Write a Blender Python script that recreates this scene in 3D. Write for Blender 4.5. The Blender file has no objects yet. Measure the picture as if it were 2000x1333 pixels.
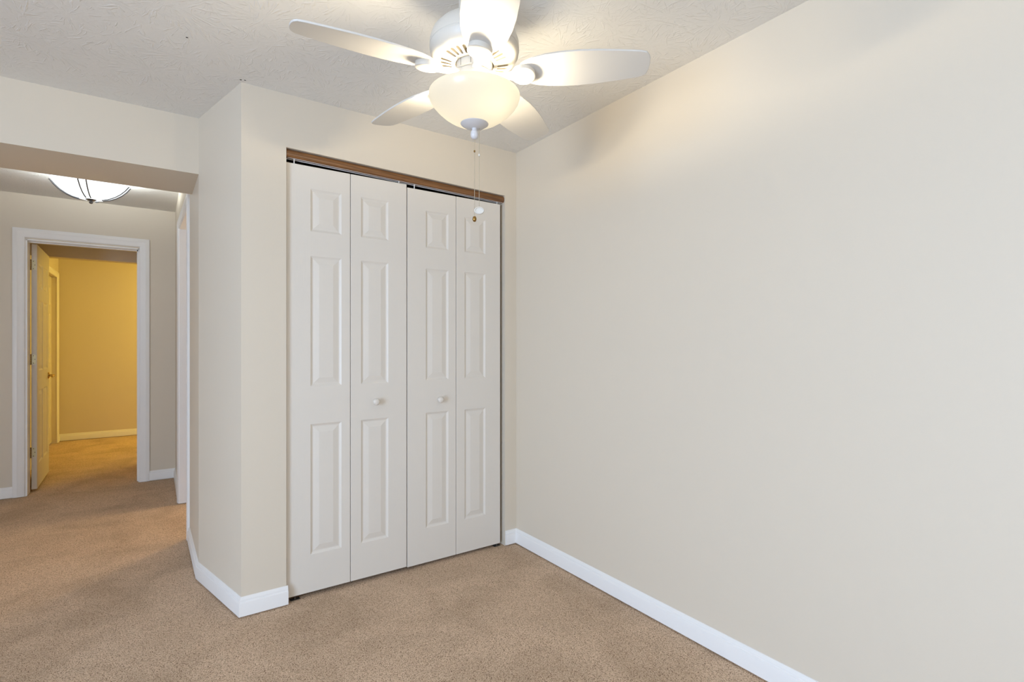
import bpy, bmesh, math, random
from mathutils import Vector, Matrix
random.seed(7)
PI = math.pi
SC = bpy.context.scene
COL = SC.collection

# ------------------------------------------------------------------ camera
cam_d = bpy.data.cameras.new('camera')
cam_d.sensor_fit = 'HORIZONTAL'
cam_d.sensor_width = 36.0
cam_d.lens = 36.0 * 1007.0 / 2000.0
cam_d.shift_y = 4.5 / 2000.0
cam_d.clip_start = 0.02
cam = bpy.data.objects.new('camera', cam_d)
COL.objects.link(cam)
cam.location = (0, 0, 1.239)
cam.rotation_euler = (PI / 2, 0, -math.atan2(.5712, .8207))
SC.camera = cam

# ------------------------------------------------------------------ view, world, daylight
vs = SC.view_settings
vs.view_transform = 'Standard'
vs.look = 'None'
vs.gamma = 1.0
vs.use_curve_mapping = False
vs.exposure = 0.0
SC.cycles.max_bounces = 10
SC.cycles.diffuse_bounces = 7
SC.cycles.glossy_bounces = 3
SC.cycles.transmission_bounces = 4
SC.cycles.caustics_reflective = False
SC.cycles.caustics_refractive = False
SC.cycles.sample_clamp_indirect = 3.0

w = bpy.data.worlds.new('sky')
SC.world = w
w.use_nodes = True
w.node_tree.nodes['Background'].inputs[0].default_value = (.62, .78, 1, 1)
w.node_tree.nodes['Background'].inputs[1].default_value = 1.0

def lamp(name, kind, loc, energy, color, size=.05, rot=None, size_y=None, parent=None, spread=None):
    d = bpy.data.lights.new(name, kind)
    d.energy = energy
    d.color = color
    if kind == 'AREA':
        d.shape = 'RECTANGLE'
        d.size = size
        d.size_y = size_y or size
        if spread: d.spread = spread
    else:
        d.shadow_soft_size = size
    o = bpy.data.objects.new(name, d)
    COL.objects.link(o)
    o.location = loc
    if rot: o.rotation_euler = rot
    if parent: o.parent = parent
    return o

DAY = (.635, .84, 1.13)
DAY_R = (.96, .95, .93)
WARM = (1.0, .80, .55)
# daylight coming in through the two windows of the room (behind and left of the camera)
lamp('daylight_left', 'AREA', (-3.06, -.35, 1.13), 166, DAY, 2.05, (0, -PI / 2, 0), 1.9)
lamp('daylight_rear', 'AREA', (-.9, -2.56, 1.35), 25, DAY_R, 2.2, (PI / 2, 0, 0), 1.7)

# ------------------------------------------------------------------ materials
def lin(r, g, b):
    f = lambda c: c / 12.92 if c <= .04045 else ((c + .055) / 1.055) ** 2.4
    return (f(r / 255), f(g / 255), f(b / 255), 1)

def mat(name, color, rough=.5, metal=0., spec=.5):
    m = bpy.data.materials.new(name)
    m.use_nodes = True
    b = m.node_tree.nodes['Principled BSDF']
    b.inputs['Base Color'].default_value = color
    b.inputs['Roughness'].default_value = rough
    b.inputs['Metallic'].default_value = metal
    b.inputs['Specular IOR Level'].default_value = spec
    return m

class NT:
    def __init__(s, m):
        s.t = m.node_tree
        s.b = s.t.nodes['Principled BSDF']
    def n(s, typ, **kw):
        nd = s.t.nodes.new(typ)
        for k, v in kw.items():
            if k.startswith('i_'):
                key = k[2:]
                key = int(key) if key.isdigit() else key.replace('_', ' ')
                nd.inputs[key].default_value = v
            else:
                setattr(nd, k, v)
        return nd
    def l(s, a, b):
        s.t.links.new(a, b)
    def math(s, op, a, b=None, clamp=False):
        nd = s.t.nodes.new('ShaderNodeMath')
        nd.operation = op
        nd.use_clamp = clamp
        for i, x in enumerate((a, b)):
            if x is None: continue
            if isinstance(x, (int, float)): nd.inputs[i].default_value = x
            else: s.l(x, nd.inputs[i])
        return nd.outputs[0]
    def ramp(s, fac, stops):
        nd = s.t.nodes.new('ShaderNodeValToRGB')
        e = nd.color_ramp.elements
        while len(e) < len(stops): e.new(.5)
        for el, (p, c) in zip(e, stops):
            el.position = p
            el.color = c if len(c) == 4 else (*c, 1)
        s.l(fac, nd.inputs[0])
        return nd.outputs[0]

def paint(name, color, rough=.55, bump=.06, scale=260):
    m = mat(name, color, rough, spec=.35)
    t = NT(m)
    tc = t.n('ShaderNodeTexCoord')
    nz = t.n('ShaderNodeTexNoise', i_Scale=scale, i_Detail=2.0)
    t.l(tc.outputs['Object'], nz.inputs['Vector'])
    bp = t.n('ShaderNodeBump', i_Strength=bump, i_Distance=.002)
    t.l(nz.outputs[0], bp.inputs['Height'])
    t.l(bp.outputs[0], t.b.inputs['Normal'])
    return m

M_WALL = paint('wall_paint', lin(213, 203, 187))
M_TRIM = paint('trim_white', lin(234, 233, 232), .35, .02)
M_DOOR = None
M_CLOSET = paint('closet_inside_shade', lin(70, 66, 60))  # darkened colour stands in for the shade inside the closed closet

def door_mat():
    m = mat('door_white', lin(218, 212, 203), .38, spec=.4)
    t = NT(m)
    tc = t.n('ShaderNodeTexCoord')
    mp = t.n('ShaderNodeMapping')
    mp.inputs['Scale'].default_value = (150, 150, 5)
    t.l(tc.outputs['Object'], mp.inputs[0])
    nz = t.n('ShaderNodeTexNoise', i_Scale=1.0, i_Detail=3.0, i_Distortion=.4)
    t.l(mp.outputs[0], nz.inputs['Vector'])
    bp = t.n('ShaderNodeBump', i_Strength=.12, i_Distance=.002)
    t.l(nz.outputs[0], bp.inputs['Height'])
    t.l(bp.outputs[0], t.b.inputs['Normal'])
    return m
M_DOOR = door_mat()

def ceiling_mat():
    # stomp-brushed ("crow's foot") plaster: radiating ridges around scattered centres
    m = mat('ceiling_plaster', lin(224, 223, 220), .6, spec=.3)
    t = NT(m)
    tc = t.n('ShaderNodeTexCoord')
    warp = t.n('ShaderNodeTexNoise', i_Scale=12.0, i_Detail=2.0)
    t.l(tc.outputs['Object'], warp.inputs['Vector'])
    wv = t.n('ShaderNodeVectorMath', operation='SUBTRACT')
    t.l(warp.outputs['Color'], wv.inputs[0]); wv.inputs[1].default_value = (.5, .5, .5)
    ws = t.n('ShaderNodeVectorMath', operation='SCALE'); ws.inputs['Scale'].default_value = .022
    t.l(wv.outputs[0], ws.inputs[0])
    p = t.n('ShaderNodeVectorMath', operation='ADD')
    t.l(tc.outputs['Object'], p.inputs[0]); t.l(ws.outputs[0], p.inputs[1])
    heights = []
    for sc, off, kk in ((3.7, 0.0, 7.0), (4.6, 3.7, 6.5)):
        o = t.n('ShaderNodeVectorMath', operation='ADD'); o.inputs[1].default_value = (off, off * 1.7, 0)
        t.l(p.outputs[0], o.inputs[0])
        v = t.n('ShaderNodeTexVoronoi', voronoi_dimensions='2D', i_Scale=sc, i_Randomness=1.0)
        t.l(o.outputs[0], v.inputs['Vector'])
        d = t.n('ShaderNodeVectorMath', operation='SUBTRACT')
        t.l(o.outputs[0], d.inputs[0]); t.l(v.outputs['Position'], d.inputs[1])
        fl = t.n('ShaderNodeVectorMath', operation='MULTIPLY'); fl.inputs[1].default_value = (1, 1, 0)
        t.l(d.outputs[0], fl.inputs[0])
        nrm = t.n('ShaderNodeVectorMath', operation='NORMALIZE'); t.l(fl.outputs[0], nrm.inputs[0])
        ln = t.n('ShaderNodeVectorMath', operation='LENGTH'); t.l(fl.outputs[0], ln.inputs[0])
        r = ln.outputs['Value']
        sx = t.n('ShaderNodeSeparateXYZ'); t.l(nrm.outputs[0], sx.inputs[0])
        cb = t.n('ShaderNodeCombineXYZ')
        t.l(t.math('MULTIPLY', sx.outputs[0], kk), cb.inputs[0])
        t.l(t.math('MULTIPLY', sx.outputs[1], kk), cb.inputs[1])
        sr = t.n('ShaderNodeSeparateColor'); t.l(v.outputs['Color'], sr.inputs[0])
        t.l(t.math('ADD', t.math('MULTIPLY', r, 9.0), t.math('MULTIPLY', sr.outputs[0], 40.0)), cb.inputs[2])
        nz = t.n('ShaderNodeTexNoise', i_Scale=1.6, i_Detail=1.5, i_Roughness=.5)
        t.l(cb.outputs[0], nz.inputs['Vector'])
        ridge = t.ramp(nz.outputs[0], [(.585, (0, 0, 0)), (.67, (1, 1, 1))])
        mask = t.ramp(r, [(.012, (0, 0, 0)), (.04, (1, 1, 1)), (.12, (1, 1, 1)), (.19, (0, 0, 0))])
        heights.append(t.math('MULTIPLY', ridge, mask))
    h = t.math('MAXIMUM', heights[0], heights[1])
    fine = t.n('ShaderNodeTexNoise', i_Scale=55.0, i_Detail=3.0)
    t.l(tc.outputs['Object'], fine.inputs['Vector'])
    h2 = t.math('ADD', h, t.math('MULTIPLY', fine.outputs[0], .35))
    bp = t.n('ShaderNodeBump', i_Strength=.34, i_Distance=.006)
    t.l(h2, bp.inputs['Height'])
    t.l(bp.outputs[0], t.b.inputs['Normal'])
    return m
M_CEIL = ceiling_mat()

def carpet_mat():
    m = mat('carpet_beige', lin(160, 132, 108), .95, spec=.1)
    t = NT(m)
    tc = t.n('ShaderNodeTexCoord')
    # tufts: short twisted yarn ends about 5 mm across, with dark gaps between
    nzw = t.n('ShaderNodeTexNoise', i_Scale=190.0, i_Detail=2.0)
    t.l(tc.outputs['Object'], nzw.inputs['Vector'])
    ws = t.n('ShaderNodeVectorMath', operation='SCALE'); ws.inputs['Scale'].default_value = .008
    t.l(nzw.outputs['Color'], ws.inputs[0])
    ad = t.n('ShaderNodeVectorMath', operation='ADD')
    t.l(tc.outputs['Object'], ad.inputs[0]); t.l(ws.outputs[0], ad.inputs[1])
    vo = t.n('ShaderNodeTexVoronoi', i_Scale=290.0, voronoi_dimensions='2D')
    t.l(ad.outputs[0], vo.inputs['Vector'])
    sp = t.n('ShaderNodeTexNoise', i_Scale=200.0, i_Detail=3.0, i_Roughness=.7)
    t.l(tc.outputs['Object'], sp.inputs['Vector'])
    cell = t.n('ShaderNodeSeparateColor'); t.l(vo.outputs['Color'], cell.inputs[0])
    gap = t.math('MULTIPLY', vo.outputs['Distance'], .55)
    val = t.math('SUBTRACT', t.math('ADD', t.math('MULTIPLY', cell.outputs[0], .35), t.math('MULTIPLY', sp.outputs[0], 1.0)), gap)
    big = t.n('ShaderNodeTexNoise', i_Scale=2.6, i_Detail=3.0, i_Distortion=.8)
    t.l(tc.outputs['Object'], big.inputs['Vector'])
    c_sp = t.ramp(val, [(.10, lin(84, 62, 46)), (.24, lin(190, 160, 133)), (.42, lin(216, 187, 159)), (.70, lin(240, 216, 190))])
    c_big = t.ramp(big.outputs[0], [(.34, (.84, .83, .815)), (.60, (1.03, 1.03, 1.03))])
    mx = t.n('ShaderNodeMix', data_type='RGBA', blend_type='MULTIPLY')
    mx.inputs[0].default_value = 1.0
    t.l(c_sp, mx.inputs[6]); t.l(c_big, mx.inputs[7])
    t.l(mx.outputs[2], t.b.inputs['Base Color'])
    hb = t.math('ADD', val, t.math('MULTIPLY', big.outputs[0], 1.2))
    bp = t.n('ShaderNodeBump', i_Strength=.7, i_Distance=.006)
    t.l(hb, bp.inputs['Height'])
    t.l(bp.outputs[0], t.b.inputs['Normal'])
    return m
M_CARPET = carpet_mat()

def wood_mat():
    m = mat('stained_oak', lin(140, 96, 56), .4)
    t = NT(m)
    tc = t.n('ShaderNodeTexCoord')
    mp = t.n('ShaderNodeMapping'); mp.inputs['Scale'].default_value = (6, 160, 160)
    t.l(tc.outputs['Object'], mp.inputs[0])
    nz = t.n('ShaderNodeTexNoise', i_Scale=1.0, i_Detail=5.0, i_Distortion=.5)
    t.l(mp.outputs[0], nz.inputs['Vector'])
    t.l(t.ramp(nz.outputs[0], [(.3, lin(84, 52, 27)), (.55, lin(124, 84, 47)), (.8, lin(142, 100, 60))]), t.b.inputs['Base Color'])
    return m
M_WOOD = wood_mat()
M_TRACK = mat('track_steel', lin(228, 228, 228), .4, .0)
M_PIVOT = mat('pivot_steel', lin(95, 93, 90), .4, .6)
M_BLACK = mat('dark_gap', lin(30, 29, 28), .7)
M_BRASS = mat('brass', lin(205, 170, 95), .25, 1.0)
M_BRASSD = mat('brass_aged', lin(150, 118, 66), .3, 1.0)
M_HINGE = mat('hinge_brass', lin(214, 208, 176), .4, .35)
M_SCREW = mat('screw_hole', lin(60, 52, 40), .5, .4)
M_NICKEL = mat('brushed_nickel', lin(120, 120, 122), .35, .9)
M_FAN = mat('fan_white', lin(208, 203, 194), .4)
M_BLADE = mat('blade_white', lin(206, 204, 200), .45)
M_CAPGREY = mat('painted_cap', lin(205, 204, 206), .4)
M_CHAIN = mat('bead_chain', lin(168, 156, 134), .35, .5)
M_VENT = mat('vent_inside', lin(140, 132, 118), .8)

def glow_glass(name, color, strength, transl=(.9, .87, .78, 1)):
    m = bpy.data.materials.new(name)
    m.use_nodes = True
    nt = m.node_tree
    nt.nodes.clear()
    out = nt.nodes.new('ShaderNodeOutputMaterial')
    em = nt.nodes.new('ShaderNodeEmission'); em.inputs[0].default_value = color; em.inputs[1].default_value = strength
    tr = nt.nodes.new('ShaderNodeBsdfTranslucent'); tr.inputs[0].default_value = transl
    di = nt.nodes.new('ShaderNodeBsdfDiffuse'); di.inputs[0].default_value = (.6, .58, .53, 1)
    mx = nt.nodes.new('ShaderNodeMixShader'); mx.inputs[0].default_value = .5
    gl = nt.nodes.new('ShaderNodeBsdfGlossy'); gl.inputs['Roughness'].default_value = .25
    m2 = nt.nodes.new('ShaderNodeMixShader'); m2.inputs[0].default_value = .04
    ad = nt.nodes.new('ShaderNodeAddShader')
    L = nt.links.new
    L(tr.outputs[0], mx.inputs[1]); L(di.outputs[0], mx.inputs[2])
    L(mx.outputs[0], m2.inputs[1]); L(gl.outputs[0], m2.inputs[2])
    L(m2.outputs[0], ad.inputs[0]); L(em.outputs[0], ad.inputs[1])
    L(ad.outputs[0], out.inputs[0])
    return m
M_BOWL = glow_glass('alabaster_bowl', (1, .90, .68, 1), .40, (.020, .019, .016, 1))
M_HBOWL = glow_glass('white_bowl', (.90, .98, 1, 1), 1.8, (.006, .006, .006, 1))

# ------------------------------------------------------------------ mesh helpers
def link(name, bm, m, parent=None, smooth=False, bevel=0., loc=None):
    me = bpy.data.meshes.new(name)
    bmesh.ops.recalc_face_normals(bm, faces=bm.faces[:])
    bm.to_mesh(me)
    bm.free()
    for mm in (m if isinstance(m, (list, tuple)) else [m]):
        me.materials.append(mm)
    o = bpy.data.objects.new(name, me)
    COL.objects.link(o)
    if parent: o.parent = parent
    if loc: o.location = loc
    if smooth:
        for p in me.polygons: p.use_smooth = True
        try:
            me.set_sharp_from_angle(angle=math.radians(smooth if smooth is not True else 40))
        except Exception: pass
    if bevel:
        b = o.modifiers.new('bevel', 'BEVEL')
        b.width = bevel; b.segments = 2; b.limit_method = 'ANGLE'; b.angle_limit = math.radians(40)
    return o

def box(bm, a, b):
    x0, y0, z0 = a; x1, y1, z1 = b
    v = [bm.verts.new(p) for p in ((x0, y0, z0), (x1, y0, z0), (x1, y1, z0), (x0, y1, z0), (x0, y0, z1), (x1, y0, z1), (x1, y1, z1), (x0, y1, z1))]
    for f in ((0, 3, 2, 1), (4, 5, 6, 7), (0, 1, 5, 4), (1, 2, 6, 5), (2, 3, 7, 6), (3, 0, 4, 7)):
        bm.faces.new([v[i] for i in f])
    return v

def prism(bm, foot, z0, z1):
    lo = [bm.verts.new((x, y, z0)) for x, y in foot]
    hi = [bm.verts.new((x, y, z1)) for x, y in foot]
    n = len(foot)
    for i in range(n):
        j = (i + 1) % n
        bm.faces.new((lo[i], lo[j], hi[j], hi[i]))
    bm.faces.new(lo[::-1]); bm.faces.new(hi)

def lathe(bm, prof, seg=48, c=(0, 0, 0), cap=True):
    rings = []
    for r, z in prof:
        if r < 1e-5:
            rings.append([bm.verts.new((c[0], c[1], c[2] + z))])
        else:
            rings.append([bm.verts.new((c[0] + r * math.cos(2 * PI * k / seg), c[1] + r * math.sin(2 * PI * k / seg), c[2] + z)) for k in range(seg)])
    for a, b in zip(rings, rings[1:]):
        for k in range(seg):
            k2 = (k + 1) % seg
            if len(a) == 1 and len(b) == 1: continue
            if len(a) == 1: bm.faces.new((a[0], b[k], b[k2]))
            elif len(b) == 1: bm.faces.new((a[k], b[0], a[k2]))
            else: bm.faces.new((a[k], b[k], b[k2], a[k2]))
    if cap:
        for r in (rings[0], rings[-1]):
            if len(r) > 1: bm.faces.new(r)

def tube(bm, pts, r, seg=8):
    pts = [Vector(p) for p in pts]
    prev = None
    for i, p in enumerate(pts):
        d = (pts[min(i + 1, len(pts) - 1)] - pts[max(i - 1, 0)]).normalized()
        up = Vector((0, 0, 1)) if abs(d.z) < .9 else Vector((1, 0, 0))
        u = d.cross(up).normalized(); v = d.cross(u)
        ring = [bm.verts.new(p + r * (math.cos(2 * PI * k / seg) * u + math.sin(2 * PI * k / seg) * v)) for k in range(seg)]
        if prev:
            for k in range(seg): bm.faces.new((prev[k], prev[(k + 1) % seg], ring[(k + 1) % seg], ring[k]))
        else: bm.faces.new(ring[::-1])
        prev = ring
    bm.faces.new(prev)

def sweep(bm, path, prof, closed_ends=True):
    """prof = (offset to the right of travel, z); path = floor points, mitred at corners"""
    P = [Vector((x, y)) for x, y in path]
    rings = []
    for i, p in enumerate(P):
        dirs = []
        if i > 0: dirs.append((P[i] - P[i - 1]).normalized())
        if i < len(P) - 1: dirs.append((P[i + 1] - P[i]).normalized())
        ns = [Vector((d.y, -d.x)) for d in dirs]
        if len(ns) == 1: nn = ns[0]
        else:
            b = (ns[0] + ns[1]).normalized()
            nn = b / max(.3, b.dot(ns[0]))
        rings.append([bm.verts.new((p.x + nn.x * o, p.y + nn.y * o, z)) for o, z in prof])
    m = len(prof)
    for a, b in zip(rings, rings[1:]):
        for k in range(m): bm.faces.new((a[k], a[(k + 1) % m], b[(k + 1) % m], b[k]))
    if closed_ends:
        bm.faces.new(rings[0]); bm.faces.new(rings[-1][::-1])

def struct(name, bm, m, label=None, **kw):
    o = link(name, bm, m, **kw)
    o['kind'] = 'structure'
    if label: o['label'] = label
    return o

def empty(name, loc, label=None, cat=None, kind=None):
    o = bpy.data.objects.new(name, None)
    o.empty_display_size = .1
    COL.objects.link(o)
    o.location = loc
    if label: o['label'] = label
    if cat: o['category'] = cat
    if kind: o['kind'] = kind
    return o

# ------------------------------------------------------------------ room shell
XR = 1.85; YB = 2.612; ZC = 2.42; YH = 5.665; ZH = 2.447
XL = -3.0; YR = -2.5

bm = bmesh.new(); box(bm, (-3.15, -2.65, -.12), (3.2, 8.75, 0)); struct('floor', bm, M_CARPET, 'tan twist-pile carpet running through room and hall')
bm = bmesh.new(); box(bm, (-3.15, -2.65, ZC), (2.0, 3.40, ZC + .15)); 
for (cx_, cy_, r_) in ((.322, 2.588, .0045), (.338, 2.582, .004), (.107, 2.349, .004)):
    n0 = len(bm.faces)
    bmesh.ops.create_circle(bm, cap_ends=True, segments=10, radius=r_, matrix=Matrix.Translation((cx_, cy_, ZC - .0006)))
    bm.faces.ensure_lookup_table()
    for f_ in bm.faces[n0:]: f_.material_index = 1
struct('ceiling', bm, [M_CEIL, M_BLACK], 'white plaster ceiling with brushed swirl texture over the room')
bm = bmesh.new(); box(bm, (-3.15, 3.40, ZH), (.30, YH + .11, ZH + .12)); box(bm, (.30, 3.40, ZH), (3.2, YH + .11, ZH + .12))
struct('ceiling_hall', bm, M_CEIL, 'textured hall ceiling beyond the beam')
bm = bmesh.new(); box(bm, (-3.15, YH + .11, 2.37), (3.2, 8.75, 2.5)); struct('ceiling_far_room', bm, M_CEIL, 'ceiling of the lamplit room beyond the open door')

bm = bmesh.new(); box(bm, (XR, -2.65, 0), (XR + .12, 3.4, ZC)); struct('wall_right', bm, M_WALL, 'long plain cream wall beside the closet')

# closet wall: corner pier with a slanted return, header over the opening, short stub beside the right wall
bm = bmesh.new()
foot = [(.327, YB), (.517, YB), (.517, YB + .115), (.44, YB + .115), (.312, 3.17), (.300, 3.86), (.187, 3.86), (.196, 3.16)]
prism(bm, foot, 0, ZH)
# header with an opening edge that sags slightly to the right
zl, zr = 2.168, 2.142
v = [bm.verts.new(p) for p in ((.517, YB, zl), (1.766, YB, zr), (1.766, YB, ZC), (.517, YB, ZC), (.517, YB + .115, zl), (1.766, YB + .115, zr), (1.766, YB + .115, ZC), (.517, YB + .115, ZC))]
for f in ((0, 1, 2, 3), (7, 6, 5, 4), (0, 4, 5, 1), (1, 5, 6, 2), (2, 6, 7, 3), (3, 7, 4, 0)): bm.faces.new([v[i] for i in f])
box(bm, (1.766, YB, 0), (XR, YB + .115, ZC))
struct('wall_back', bm, M_WALL, 'cream closet wall with slanted pier corner', )
bm = bmesh.new()
box(bm, (.44, 3.26, 0), (XR, 3.38, ZC))
struct('wall_closet', bm, M_CLOSET)

# dropped beam between room and hall
bm = bmesh.new(); box(bm, (XL, 3.16, 2.127), (.197, 3.612, ZC + .03)); struct('beam_hall', bm, M_WALL, 'dropped cream beam between the room and the hall')

# hall right wall with a cased opening (the far side), then the hall's end wall with a doorway
HZ = 2.135
bm = bmesh.new()
box(bm, (.168, 4.735, 0), (.285, YH + .02, ZH)); 
prism(bm, [(.187, 3.86), (.300, 3.86), (.285, 4.735), (.168, 4.735)], HZ, ZH)
struct('wall_hall_right', bm, M_WALL)

DX0, DX1, DZ = -.842, -.103, 2.083
bm = bmesh.new()
box(bm, (-2.3, YH, 0), (DX0, YH + .115, ZH)); box(bm, (DX1, YH, 0), (3.2, YH + .115, ZH)); box(bm, (DX0, YH, DZ), (DX1, YH + .115, ZH))
struct('wall_hall_end', bm, M_WALL, 'cream hall end wall around the white cased doorway')
bm = bmesh.new(); box(bm, (-2.42, 3.612, 0), (-2.3, YH + .115, ZH)); struct('wall_hall_left', bm, M_WALL)
bm = bmesh.new(); box(bm, (-3.0, 3.49, 0), (-2.3, 3.612, 2.127)); struct('wall_front_left', bm, M_WALL)
# side room behind the cased opening
bm = bmesh.new(); box(bm, (2.6, 3.38, 0), (2.72, YH, ZH)); struct('wall_side_room', bm, M_WALL)

# far room walls
YF = 8.60
bm = bmesh.new(); box(bm, (-1.1, YF, 0), (2.2, YF + .12, 2.37)); struct('wall_far_room_back', bm, M_WALL)
bm = bmesh.new()
box(bm, (-1.1, YH + .115, 0), (-.98, 7.70, 2.37)); box(bm, (-1.1, 8.47, 0), (-.98, YF, 2.37)); box(bm, (-1.1, 7.70, 2.06), (-.98, 8.47, 2.37))
struct('wall_far_room_left', bm, M_WALL)
bm = bmesh.new(); box(bm, (2.1, YH + .115, 0), (2.2, YF, 2.37)); struct('wall_far_room_right', bm, M_WALL)

bm = bmesh.new(); box(bm, (-1.0, 6.80, 2.098), (2.1, 6.92, 2.37)); struct('beam_far_room', bm, M_WALL, 'dropped header across the far room above the open door')

bm = bmesh.new(); box(bm, (.35, YH + .115, 0), (2.1, 6.92, 2.37)); struct('wall_far_room_blocker', bm, M_WALL)  # unseen block added to keep lamplight off the floor past the doorway

# room walls behind the camera, with the windows
bm = bmesh.new()
wy0, wy1, wz0, wz1 = -1.32, .62, .06, 2.22
box(bm, (XL - .12, -2.65, 0), (XL, wy0, ZC)); box(bm, (XL - .12, wy1, 0), (XL, 3.612, ZC)); box(bm, (XL - .12, wy0, 0), (XL, wy1, wz0)); box(bm, (XL - .12, wy0, wz1), (XL, wy1, ZC))
struct('wall_left', bm, M_WALL)
bm = bmesh.new()
vx0, vx1 = -2.05, .25
box(bm, (XL, YR - .12, 0), (vx0, YR, ZC)); box(bm, (vx1, YR - .12, 0), (XR, YR, ZC)); box(bm, (vx0, YR - .12, 0), (vx1, YR, wz0)); box(bm, (vx0, YR - .12, wz1), (vx1, YR, ZC))
struct('wall_rear', bm, M_WALL)
def window(name, axis, a0, a1, pos):
    e = empty(name, (0, 0, 0), kind='structure')
    def B(b, u0, u1, z0, z1, d=.03):
        if axis == 'y': box(b, (pos - d, u0, z0), (pos + d, u1, z1))
        else: box(b, (u0, pos - d, z0), (u1, pos + d, z1))
    b = bmesh.new()
    B(b, a0, a1, wz0, wz0 + .05); B(b, a0, a1, wz1 - .05, wz1); B(b, a0, a0 + .05, wz0 + .05, wz1 - .05); B(b, a1 - .05, a1, wz0 + .05, wz1 - .05)
    link('window_frame', b, M_TRIM, e)
    b = bmesh.new(); m_ = (wz0 + wz1) / 2
    B(b, a0 + .05, a1 - .05, m_ - .025, m_ + .025, .02)
    link('meeting_rail', b, M_TRIM, e)
window('window_1', 'y', wy0, wy1, XL - .045)
window('window_2', 'x', vx0, vx1, YR - .045)

# ------------------------------------------------------------------ baseboards
BB = [(0, .007), (.014, .007), (.014, .064), (.0125, .0685), (.0085, .0715), (.0080, .0750), (.0085, .0780), (.0060, .0850), (.0025, .0905), (0, .0915)]
def baseboard(name, path, label=None):
    b = bmesh.new(); sweep(b, path, BB)
    return struct(name, b, M_TRIM, label, smooth=25)
# travel direction keeps the room on the right-hand side of the path
baseboard('baseboard_right', [(1.768, YB), (XR, YB), (XR, -2.5)], 'white moulded baseboard along the long cream wall')
baseboard('baseboard_corner', [(.188, 3.79), (.196, 3.16), (.327, YB), (.524, YB)], 'white moulded baseboard wrapping the slanted pier corner')
baseboard('baseboard_hall_right', [(.155, YH), (DX1 + .078, YH)][::-1] + [(.168, YH), (.168, 4.80)], 'white baseboard in the hall corner beside the doorway') if False else None
baseboard('baseboard_hall_right', [(DX1 + .077, YH), (.168, YH), (.168, 4.80)], 'white baseboard in the hall corner beside the doorway')
baseboard('baseboard_hall_left', [(-2.3, YH), (DX0 - .080, YH)], 'white baseboard at the hall end, other side of the doorway')
baseboard('baseboard_far_room', [(-.98, 8.53), (-.98, YF), (2.1, YF)], 'white baseboard on the far lamplit wall seen through the doorway')

# ------------------------------------------------------------------ doorway trims
CP = [(0, 0), (.0, .012), (.008, .016), (.022, .017), (.03, .013), (.05, .011), (.058, .006), (.060, 0)]   # across, proud (outer edge first)
def casing(name, O, ux, un, x0, x1, ztop, wdt, label=None, m=None):
    """three mitred boards round an opening. O origin, ux along wall, un outward normal (2D)"""
    b = bmesh.new()
    s = wdt / .060
    path = [(x0, .003, -1, 0), (x0, ztop, -1, 1), (x1, ztop, 1, 1), (x1, .003, 1, 0)]
    rings = []
    for (x, z, sx, sz) in path:
        ring = []
        for a, p in CP:
            off = wdt - a * s
            xx = x + sx * off; zz = z + sz * off
            ring.append(b.verts.new((O[0] + ux[0] * xx + un[0] * p, O[1] + ux[1] * xx + un[1] * p, zz)))
        rings.append(ring)
    n = len(CP)
    for A, B_ in zip(rings, rings[1:]):
        for k in range(n): b.faces.new((A[k], A[(k + 1) % n], B_[(k + 1) % n], B_[k]))
    b.faces.new(rings[0]); b.faces.new(rings[-1])
    return struct(name, b, m or M_TRIM, label, smooth=25)

casing('trim_1', (0, YH), (1, 0), (0, -1), DX0 - .007, DX1 + .003, DZ + .012, .074, 'white moulded casing round the doorway at the hall end')
# jamb lining of that doorway
bm = bmesh.new()
box(bm, (DX0 - .004, YH - .002, .004), (DX0 + .006, YH + .118, DZ)); box(bm, (DX1 - .006, YH - .002, .004), (DX1 + .004, YH + .118, DZ)); box(bm, (DX0, YH - .002, DZ - .01), (DX1, YH + .118, DZ + .002))
box(bm, (DX1 - .016, YH + .04, .004), (DX1 - .006, YH + .075, DZ - .01)); box(bm, (DX0 + .006, YH + .04, DZ - .02), (DX1 - .006, YH + .075, DZ - .01))
struct('trim_2', bm, M_TRIM, 'white jamb lining inside the hall end doorway')
# cased opening in the hall's right wall
def hw(y): return .187 + (.168 - .187) * (y - 3.86) / (4.735 - 3.86)
bm = bmesh.new()
box(bm, (.168 - .003, 4.717, .004), (.300, 4.737, HZ)); box(bm, (.187 - .003, 3.858, .004), (.303, 3.872, HZ))
prism(bm, [(.184, 3.86), (.303, 3.86), (.303, 4.735), (.165, 4.735)], HZ - .018, HZ + .001)
struct('trim_3', bm, M_TRIM, 'white jamb lining of the opening in the hall side wall')
d = Vector((.168 - .187, 4.735 - 3.86)); Ld = d.length; d.normalize()
casing('trim_4', (.187, 3.86), (d.x, d.y), (-d.y, d.x), 0.006, Ld - .012, HZ - .012, .062, 'white casing round the opening in the hall side wall')
# casing and closed door on the far room's left wall
casing('trim_5', (-.98, 0), (0, 1), (1, 0), 7.705, 8.465, 2.055, .065, 'white casing of the closed door inside the far lamplit room')

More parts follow.
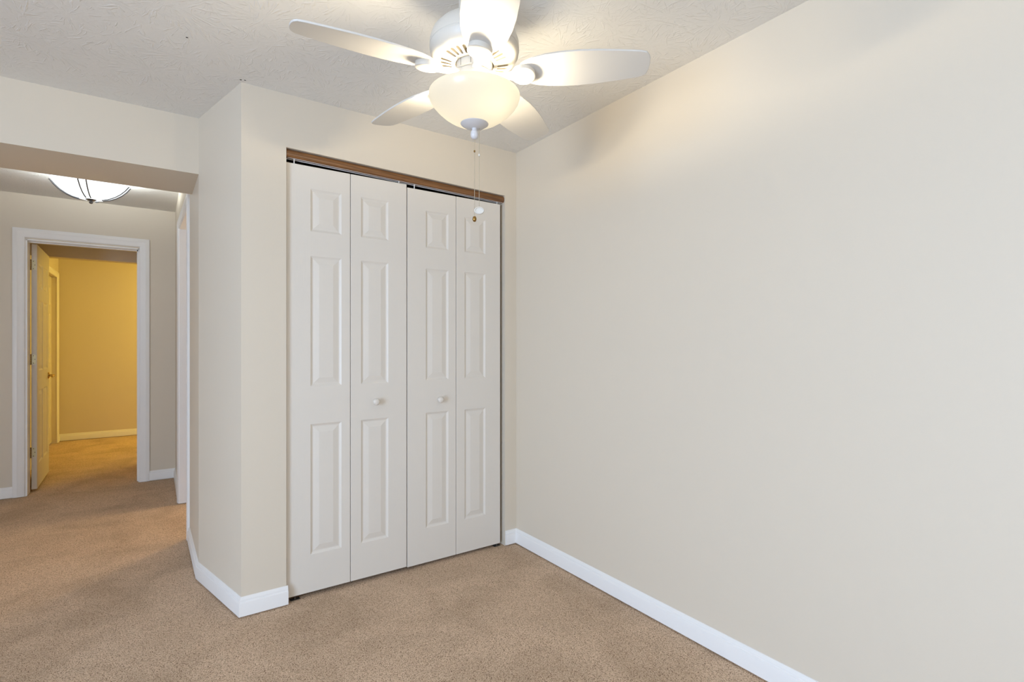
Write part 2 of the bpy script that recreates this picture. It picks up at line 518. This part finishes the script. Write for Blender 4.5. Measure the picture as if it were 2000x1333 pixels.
# ------------------------------------------------------------------ panelled doors
def panel_leaf(bm, W, H, T, panels, both=False, rings=((.0, .0), (.006, -.0040), (.011, -.0064), (.015, -.0064), (.041, -.0006))):
    """slab: x 0..W, front face at y=0 looking to -y, thickness to +y, z 0..H; panels = (x0,x1,z0,z1)"""
    def face(yf, sgn):
        xs = sorted({0, W, *[p[0] for p in panels], *[p[1] for p in panels]})
        zs = sorted({0, H, *[p[2] for p in panels], *[p[3] for p in panels]})
        V = {}
        def g(x, z):
            k = (round(x, 5), round(z, 5))
            if k not in V: V[k] = bm.verts.new((x, yf, z))
            return V[k]
        for i in range(len(xs) - 1):
            for j in range(len(zs) - 1):
                x0, x1, z0, z1 = xs[i], xs[i + 1], zs[j], zs[j + 1]
                q = [g(x0, z0), g(x1, z0), g(x1, z1), g(x0, z1)]
                hit = any(p[0] - 1e-6 <= x0 and x1 <= p[1] + 1e-6 and p[2] - 1e-6 <= z0 and z1 <= p[3] + 1e-6 for p in panels)
                if not hit: bm.faces.new(q)
        for (x0, x1, z0, z1) in panels:
            prev = [g(x0, z0), g(x1, z0), g(x1, z1), g(x0, z1)]
            for ins, dep in rings[1:]:
                cur = [bm.verts.new((a, yf - sgn * dep, b_)) for a, b_ in ((x0 + ins, z0 + ins), (x1 - ins, z0 + ins), (x1 - ins, z1 - ins), (x0 + ins, z1 - ins))]
                for k in range(4): bm.faces.new((prev[k], prev[(k + 1) % 4], cur[(k + 1) % 4], cur[k]))
                prev = cur
            bm.faces.new(prev)
        return V, xs, zs
    V0, xs, zs = face(0, 1)
    if both:
        V1, _, _ = face(T, -1)
    else:
        V1 = {}
        for k in ((0, 0), (round(W, 5), 0), (0, round(H, 5)), (round(W, 5), round(H, 5))):
            V1[k] = bm.verts.new((k[0], T, k[1]))
        bm.faces.new([V1[(0, 0)], V1[(0, round(H, 5))], V1[(round(W, 5), round(H, 5))], V1[(round(W, 5), 0)]])
    # edges of the slab
    def rim(V, fixed, val):
        ks = [k for k in V if abs(k[fixed] - val) < 1e-6]
        return [V[k] for k in sorted(ks)]
    for fixed, val in ((0, 0), (0, W), (1, 0), (1, H)):
        a = rim(V0, fixed, round(val, 5)); b = rim(V1, fixed, round(val, 5))
        bm.faces.new(a + b[::-1])

# bifold closet doors
LY = 2.630
def knob(parent, x, z):
    b = bmesh.new()
    lathe(b, [(0, .0), (.010, 0), (.009, .010), (.008, .014), (.013, .018), (.0175, .024), (.0178, .029), (.015, .034), (.008, .037), (0, .0378)], 28)
    bmesh.ops.rotate(b, verts=b.verts[:], cent=(0, 0, 0), matrix=Matrix.Rotation(PI / 2, 3, 'X'))
    bmesh.ops.translate(b, verts=b.verts[:], vec=(x, 0, z))
    return link('knob', b, M_DOOR, parent, smooth=60)
def bifold(name, x0, xm, x1, z0, z1, pl, pr_, knob_on, label):
    e = empty(name, (x0, LY, z0), label, kind='structure')
    H = z1 - z0
    rows = [(.205, .843), (1.028, 1.667), (1.787, 1.995)] if knob_on == 1 else [(.209, .852), (1.033, 1.656), (1.772, 1.979)]
    for i, (a, b_, pp) in enumerate(((x0, xm - .0015, pl), (xm + .0015, x1, pr_))):
        b = bmesh.new()
        panel_leaf(b, b_ - a, H, .030, [(pp[0] - a, pp[1] - a, r0 - z0, r1 - z0) for r0, r1 in rows])
        lf = link('door_leaf', b, M_DOOR, e, bevel=.0015, loc=(a - x0, 0, 0))
        if i == knob_on: knob(lf, (.954 if i else 1.3235) - a + (0 if i else .003), (.934 if i else .922) - z0)
bifold('door_1', .5200, .8265, 1.132, .022, 2.104, (.631, .781), (.881, 1.028), 1, 'white panelled bifold door pair beside the pier, round knob')
bifold('door_2', 1.137, 1.437, 1.742, .017, 2.089, (1.246, 1.387), (1.493, 1.636), 0, 'white panelled bifold door pair beside the long wall, round knob')

# stained strip over the closet opening (follows the slightly sagging header)
tilt = math.atan2(zr - zl, 1.766 - .522)
bm = bmesh.new()
prof = [(0, 0), (-.020, .001), (-.026, .006), (-.028, .016), (-.026, .028), (-.020, .036), (0, .0385)]
ra = [bm.verts.new((0, y, z)) for y, z in prof]; rb = [bm.verts.new((1.245, y, z)) for y, z in prof]
for k in range(len(prof)): bm.faces.new((ra[k], ra[(k + 1) % len(prof)], rb[(k + 1) % len(prof)], rb[k]))
bm.faces.new(ra); bm.faces.new(rb[::-1])
o = struct('trim_6', bm, M_WOOD, 'stained brown wood strip under the closet header', smooth=40, loc=(.519, YB + .034, zl - .040))
o.rotation_euler = (0, -tilt, 0)

# bifold track: steel channel, hanging pins
tr = empty('door_track', (.524, 2.645, zl - .030), 'grey steel bifold track above the white closet doors, under brown strip', 'track')
tr.rotation_euler = (0, -tilt, 0)
bm = bmesh.new()
box(bm, (.002, -.013, -.011), (1.238, -.011, 0)); box(bm, (.002, .011, -.011), (1.238, .013, 0)); box(bm, (.002, -.013, -.002), (1.238, .013, 0))
link('channel', bm, M_TRACK, tr)
for px in (.035, .57, .66, 1.205):
    b = bmesh.new()
    lathe(b, [(0, -.052), (.003, -.052), (.003, -.012), (.0062, -.011), (.0062, -.003), (0, -.003)], 14, (px, 0, 0))
    link('pin', b, M_TRACK, tr, smooth=40)
# pivots at the carpet
for i, (px, lab) in enumerate(((.562, 'small metal floor pivot under the bifold door at the pier end'), (1.725, 'small metal floor pivot under the bifold door at the long wall end'))):
    e = empty('floor_pivot', (px, 2.645, 0), lab, 'pivot')
    b = bmesh.new(); box(b, (-.022, -.012, .0), (.022, .014, .003)); link('bracket', b, M_PIVOT, e)
    b = bmesh.new(); lathe(b, [(0, .003), (.0045, .003), (.0045, .010), (.003, .011), (.003, .0125 if i else .017), (0, .017)], 12); link('pin', b, M_PIVOT, e)

# open six-panel door into the far room
dr = empty('door_3', (-.831, 5.800, .022), 'white six-panel door standing open into the lamplit far room', kind='structure')
dr.rotation_euler = (0, 0, PI / 2 + math.radians(1.25))
W, H, T = .735, 2.044, .035
bm = bmesh.new()
pan = []
for (z0, z1) in ((.20, .82), (.985, 1.585), (1.69, 1.90)):
    pan += [(.11, .325, z0, z1), (.41, .625, z0, z1)]
panel_leaf(bm, W, H, T, pan, both=True)
# local: x along the leaf, front face (y=0) looks to -y  ->  after the turn it faces +x
leaf = link('door_leaf', bm, M_DOOR, dr, bevel=.0015, loc=(0, -.035, 0))
for hz in (1.892, 1.105, .330):
    z = hz - .022
    b = bmesh.new()
    # leaf plate on the hinge edge, rounded corners
    pts = []
    for (cx_, cz_, a0) in ((.024, .040, 0), (-.0, .040, 90), (-.0, -.040, 180), (.024, -.040, 270)):
        r_ = .008 if cx_ > .01 else .001
        for k in range(4):
            a = math.radians(a0 + 30 * k); pts.append((cx_ - r_ + r_ * math.cos(a) if cx_ > .01 else cx_ + r_ * math.cos(a), cz_ + (-r_ if cz_ > 0 else r_) + r_ * math.sin(a)))
    f0 = [b.verts.new((-.0015, y, z + q)) for y, q in pts]; f1 = [b.verts.new((.001, y, z + q)) for y, q in pts]
    for k in range(len(pts)): b.faces.new((f0[k], f0[(k + 1) % len(pts)], f1[(k + 1) % len(pts)], f1[k]))
    b.faces.new(f0); b.faces.new(f1[::-1])
    # pts y measured from the back (hinge) side of the leaf towards the room
    for v in b.verts: v.co.y = -.004 - v.co.y
    hg = link('hinge', b, M_HINGE, dr, smooth=40)
    hg.location = (0, .0, 0)
    b = bmesh.new()
    for k in range(5):
        lathe(b, [(0, 0), (.0055, 0), (.0055, .0165), (0, .0165)], 12, (-.006, .004, z - .044 + k * .0178))
    link('knuckle', b, M_BRASSD, hg, smooth=40)
    b = bmesh.new()
    for (yy, zz) in ((-.013, .031), (-.022, 0), (-.013, -.031)):
        lathe(b, [(0, 0), (.0032, 0), (.0032, .0012), (0, .0012)], 10)
        for v in b.verts[-22:]:
            x_, y_, z_ = v.co; v.co = (-.0016 - z_, yy + x_, z + zz + y_)
    link('screw', b, M_SCREW, hg)
# lever handle near the free edge
b = bmesh.new()
lathe(b, [(0, 0), (.030, 0), (.030, .004), (.026, .009), (.011, .012), (.010, .042), (.012, .046), (0, .048)], 24)
bmesh.ops.rotate(b, verts=b.verts[:], cent=(0, 0, 0), matrix=Matrix.Rotation(PI / 2, 3, 'X'))
bmesh.ops.translate(b, verts=b.verts[:], vec=(W - .065, -.035, .915))
hd = link('door_handle', b, M_BRASS, dr, smooth=40)
b = bmesh.new()
tube(b, [(W - .065, -.076, .915), (W - .10, -.080, .917), (W - .135, -.078, .913), (W - .165, -.072, .908)], .0085, 10)
link('lever', b, M_BRASS, hd, smooth=60)

# closed door behind the far room casing
bm = bmesh.new(); panel_leaf(bm, .77, 2.04, .035, [(.11, .34, .2, .82), (.43, .66, .2, .82), (.11, .34, .985, 1.585), (.43, .66, .985, 1.585), (.11, .34, 1.69, 1.9), (.43, .66, 1.69, 1.9)])
o = struct('door_4', bm, M_DOOR, 'closed white door inside the far lamplit room', loc=(-1.03, 7.70, .015))
o.rotation_euler = (0, 0, PI / 2)

# ------------------------------------------------------------------ ceiling fan
FX, FY = .844, 1.4225
fan = empty('ceiling_fan', (FX, FY, ZC), 'white five-blade ceiling fan with glowing alabaster glass bowl', 'ceiling fan')
def z(v): return v - ZC
bm = bmesh.new(); lathe(bm, [(0, 0), (.085, 0), (.085, -.012), (.078, -.045), (.055, -.062), (.05, -.064), (.05, -.17), (0, -.17)], 48)
link('canopy', bm, M_FAN, fan, smooth=35)
# motor housing with real slots cut through the sloping underside
bm = bmesh.new()
lathe(bm, [(0, z(2.262)), (.05, z(2.262)), (.085, z(2.256)), (.115, z(2.243)), (.134, z(2.222)), (.1415, z(2.200)), (.1425, z(2.182)), (.1408, z(2.180)), (.1408, z(2.177)), (.1425, z(2.175)),
           (.140, z(2.162)), (.130, z(2.146)), (.116, z(2.137)), (.066, z(2.128)), (.062, z(2.128)), (.062, z(2.150)), (0, z(2.150))], 80)
hous = link('motor_housing', bm, M_FAN, fan, smooth=30)
cut = bmesh.new()
PH0 = math.radians(-906.103 % 360)
BL = [PH0 - k * 2 * PI / 5 for k in range(5)]
for b0 in BL:
    for k in range(-2, 3):
        a = b0 + PI / 5 + k * math.radians(11.5)
        M = Matrix.Rotation(a, 4, 'Z')
        pts = [(.103 + .0056 * math.cos(t_), .0056 * math.sin(t_)) for t_ in [math.radians(q) for q in range(-90, 91, 30)]] + [(.077 + .0042 * math.cos(t_), .0042 * math.sin(t_)) for t_ in [math.radians(q) for q in range(90, 271, 30)]]
        lo = [cut.verts.new(M @ Vector((x, y, z(2.12)))) for x, y in pts]; hi = [cut.verts.new(M @ Vector((x, y, z(2.143)))) for x, y in pts]
        n = len(pts)
        for i in range(n): cut.faces.new((lo[i], lo[(i + 1) % n], hi[(i + 1) % n], hi[i]))
        cut.faces.new(lo[::-1]); cut.faces.new(hi)
co = link('cutter', cut, M_VENT, fan)
bo = hous.modifiers.new('slots', 'BOOLEAN'); bo.operation = 'DIFFERENCE'; bo.object = co; bo.solver = 'EXACT'; bo.material_mode = 'TRANSFER'
bpy.context.view_layer.update()
dg = bpy.context.evaluated_depsgraph_get()
nm = bpy.data.meshes.new_from_object(hous.evaluated_get(dg))
hous.modifiers.clear(); old = hous.data; hous.data = nm; nm.name = 'motor_housing'
bpy.data.objects.remove(co); 
# flywheel, switch housing, light fitter
bm = bmesh.new(); lathe(bm, [(0, z(2.146)), (.058, z(2.146)), (.058, z(2.106)), (.050, z(2.102)), (0, z(2.102))], 48)
fw_ = link('flywheel', bm, M_FAN, fan, smooth=35)
for k in range(10):
    a = BL[0] + PI / 10 + k * PI / 5
    bm = bmesh.new(); box(bm, (.0575, -.0009, z(2.108)), (.0587, .0009, z(2.145)))
    o = link('seam', bm, M_VENT, fw_); o.rotation_euler = (0, 0, a)
bm = bmesh.new(); lathe(bm, [(0, z(2.102)), (.054, z(2.102)), (.056, z(2.098)), (.056, z(2.078)), (.050, z(2.072)), (.044, z(2.070)), (.040, z(2.045)), (0, z(2.045))], 48)
link('switch_housing', bm, M_FAN, fan, smooth=35)
# sockets and bulbs inside the bowl
VX, VY = .8207, -.5712     # lateral axis of the socket bar
bulbs = [(.052 * VX - .040 * .5712, .052 * VY - .040 * .8207), (-.050 * VX + .040 * .5712, -.050 * VY + .040 * .8207)]
M_BULB = bpy.data.materials.new('bulb'); M_BULB.use_nodes = True
_b = M_BULB.node_tree.nodes['Principled BSDF']; _b.inputs['Base Color'].default_value = (1, .95, .85, 1)
# glass bowl, open at the top
bp_ = [(.1430, 2.036), (.1450, 2.033), (.1450, 2.026), (.1415, 2.014), (.1335, 2.001), (.1200, 1.986), (.1020, 1.970), (.0830, 1.957), (.0640, 1.947), (.0400, 1.940), (.006, 1.937)]
bm = bmesh.new(); lathe(bm, [(r, z(q)) for r, q in bp_], 72, cap=False)
link('glass_bowl', bm, M_BOWL, fan, smooth=True)
# cap under the bowl and its finial
bm = bmesh.new(); lathe(bm, [(0, z(1.948)), (.040, z(1.946)), (.0445, z(1.943)), (.0440, z(1.940)), (.034, z(1.933)), (.018, z(1.928)), (0, z(1.926))], 48)
cp = link('bowl_cap', bm, M_CAPGREY, fan, smooth=35)
bm = bmesh.new(); lathe(bm, [(0, z(1.930)), (.0085, z(1.928)), (.0085, z(1.919)), (.0112, z(1.917)), (.0128, z(1.908)), (.0122, z(1.901)), (.009, z(1.895)), (.0045, z(1.8925)), (0, z(1.892))], 24)
link('finial', bm, M_CAPGREY, cp, smooth=35)
# centre rod holding the bowl
bm = bmesh.new(); lathe(bm, [(0, z(2.046)), (.006, z(2.046)), (.006, z(1.94)), (0, z(1.94))], 12); link('centre_rod', bm, M_TRACK, fan)
# pull chains
def chain(dx, dy, ztop, zbot, name):
    b = bmesh.new()
    q = ztop
    while q > zbot:
        bmesh.ops.create_icosphere(b, subdivisions=1, radius=.0014, matrix=Matrix.Translation((dx, dy, z(q))))
        q -= .0043
    tube(b, [(dx, dy, z(ztop)), (dx, dy, z(zbot))], .0005, 5)
    return link(name, b, M_CHAIN, fan, smooth=True)
rdx, rdy = .0150 * VX, .0150 * VY
c1 = chain(0, 0, 1.892, 1.645, 'pull_chain')
b = bmesh.new(); lathe(b, [(0, 1.858), (.0026, 1.857), (.0028, 1.851), (0, 1.850)], 10, (0, 0, -ZC)); link('coupling', b, M_BRASSD, c1, smooth=40)
b = bmesh.new(); lathe(b, [(0, 1.646), (.004, 1.645), (.0062, 1.640), (.0066, 1.634), (.004, 1.629), (0, 1.6275)], 16, (0, 0, -ZC)); link('end_bead', b, M_BRASSD, c1, smooth=50)
c2 = chain(rdx, rdy, 1.938, 1.672, 'pull_chain')
b = bmesh.new()
lathe(b, [(0, -.0032), (.0145, -.0032), (.0165, -.0015), (.0165, .0015), (.0152, .0034), (.0126, .0036), (.0114, .0008), (.006, .0006), (0, .0010)], 36)
for v in b.verts: v.co.y *= .74
Mx = Matrix.Translation((rdx, rdy, z(1.664))) @ Matrix.Rotation(-math.atan2(.5712, .8207), 4, 'Z') @ Matrix.Rotation(PI / 2, 4, 'X')
for v in b.verts: v.co = Mx @ v.co
link('pendant', b, M_FAN, c2, smooth=35)
b = bmesh.new(); lathe(b, [(0, 1.846), (.0026, 1.845), (.0028, 1.838), (0, 1.837)], 10, (rdx, rdy, -ZC)); link('coupling', b, M_FAN, c2, smooth=40)

# blades: one modelled, four copies turned about the hub
ZB = z(2.098); PITCH = math.radians(-12)
def blade_outline():
    L = []
    st = [(.150, .034), (.165, .046), (.19, .058), (.23, .068), (.28, .0735), (.33, .0745), (.39, .071), (.45, .0640), (.49, .0585), (.515, .0545)]
    up = [(r, h) for r, h in st]
    tip = [(.532, .049), (.541, .038), (.5455, .022), (.547, 0)]
    root = [(.138, .018), (.134, 0)]
    upper = root[::-1] + up + tip
    lower = [(r, -h) for r, h in (root[:1] + up + tip[:-1])][::-1]
    return upper + lower
def make_blade():
    b = bmesh.new()
    pts = blade_outline()
    R = Matrix.Rotation(PITCH, 4, 'X')
    lo = [b.verts.new(R @ Vector((x, y, -.003))) for x, y in pts]; hi = [b.verts.new(R @ Vector((x, y, .003))) for x, y in pts]
    n = len(pts)
    for i in range(n): b.faces.new((lo[i], lo[(i + 1) % n], hi[(i + 1) % n], hi[i]))
    b.faces.new(lo[::-1]); b.faces.new(hi)
    bl = link('blade', b, M_BLADE, fan, bevel=.0015, loc=(0, 0, ZB))
    # blade iron: arm from the flywheel swelling to a round pad under the blade root
    b = bmesh.new()
    st = [(.046, .016, .002), (.075, .0125, -.007), (.095, .0115, -.011), (.115, .014, -.0125), (.130, .021, -.013), (.142, .028, -.013)]
    prev = None
    for r, h, q in st:
        k = min(1, max(0, (r - .06) / .06))
        Rr = Matrix.Rotation(PITCH * k, 4, 'X')
        ring = [b.verts.new(Rr @ Vector(p)) for p in ((r, -h, q - .004), (r, h, q - .004), (r, h, q + .006), (r, -h, q + .006))]
        if prev:
            for i in range(4): b.faces.new((prev[i], prev[(i + 1) % 4], ring[(i + 1) % 4], ring[i]))
        else: b.faces.new(ring[::-1])
        prev = ring
    b.faces.new(prev)
    link('blade_iron', b, M_FAN, bl, bevel=.002)
    b = bmesh.new()
    lathe(b, [(0, -.020), (.034, -.0195), (.0375, -.0175), (.0375, -.0125), (.0365, -.0120), (.0365, -.0030), (0, -.003)], 40)
    for v in b.verts: v.co.x += .158
    for v in b.verts: v.co = R @ v.co
    link('medallion', b, M_FAN, bl, smooth=35)
    return bl
proto = make_blade()
proto.rotation_euler = (0, 0, BL[0])
for a in BL[1:]:
    c = proto.copy(); COL.objects.link(c); c.rotation_euler = (0, 0, a)
    for ch in list(proto.children):
        d_ = ch.copy(); COL.objects.link(d_); d_.parent = c
# the two bulbs
for i, (bx, by) in enumerate(bulbs):
    lamp('bulb_light', 'POINT', (bx, by, z(2.024)), 12.5, (1.0, .86, .62), .034, parent=fan)

# ------------------------------------------------------------------ hall ceiling light
HX, HY = -.356, 4.634
hl = empty('ceiling_light', (HX, HY, ZH), 'bright white glass bowl light with thin metal arms on the hall ceiling', 'ceiling light')
def zh(v): return v - ZH
bm = bmesh.new(); lathe(bm, [(0, 0), (.075, 0), (.075, -.014), (.06, -.028), (.012, -.032), (.010, -.14), (0, -.14)], 36); link('canopy', bm, M_NICKEL, hl, smooth=35)
hb = [(r * .83, .09 + q + (q - 2.151) * .0) for r, q in [(.262, 2.268), (.255, 2.262), (.235, 2.238), (.20, 2.208), (.16, 2.184), (.115, 2.166), (.07, 2.156), (.03, 2.152), (.006, 2.151)]]
bm = bmesh.new(); lathe(bm, [(r, zh(q)) for r, q in hb], 64, cap=False); link('glass_bowl', bm, M_HBOWL, hl, smooth=True)
bm = bmesh.new(); lathe(bm, [(0, zh(2.33)), (.005, zh(2.33)), (.005, zh(2.24)), (0, zh(2.24))], 10); link('stem', bm, M_NICKEL, hl)
bm = bmesh.new(); lathe(bm, [(r, zh(q + .09)) for r, q in [(0, 2.158), (.030, 2.156), (.032, 2.152), (.022, 2.147), (.008, 2.144), (.0075, 2.142), (.0115, 2.137), (.0115, 2.131), (.007, 2.125), (0, 2.123)]], 24)
link('finial', bm, M_NICKEL, hl, smooth=35)
for k in range(4):
    a0 = math.radians(-99 + 90 * k)
    for s in (-1, 1):
        pts = []
        for i, (r, q) in enumerate(hb[::-1][2:]):
            rr = r + .006; a = a0 + s * math.atan2(.010 + .060 * r, max(rr, .05))
            pts.append((rr * math.cos(a), rr * math.sin(a), zh(q - .005)))
        b = bmesh.new(); tube(b, pts, .0040, 8)
        link('arm', b, M_NICKEL, hl, smooth=60)
lamp('bulb_light', 'POINT', (0, 0, zh(2.335)), 48, (.90, .97, .97), .09, parent=hl)

# lamps of the two other rooms (out of view, just inside their doorways)
lamp('far_room_lamp', 'POINT', (1.25, 7.7, 2.0), 58, (1.0, .74, .15), .12)
lamp('side_room_lamp', 'POINT', (1.1, 4.75, 1.95), 45, (1.0, .74, .42), .10)
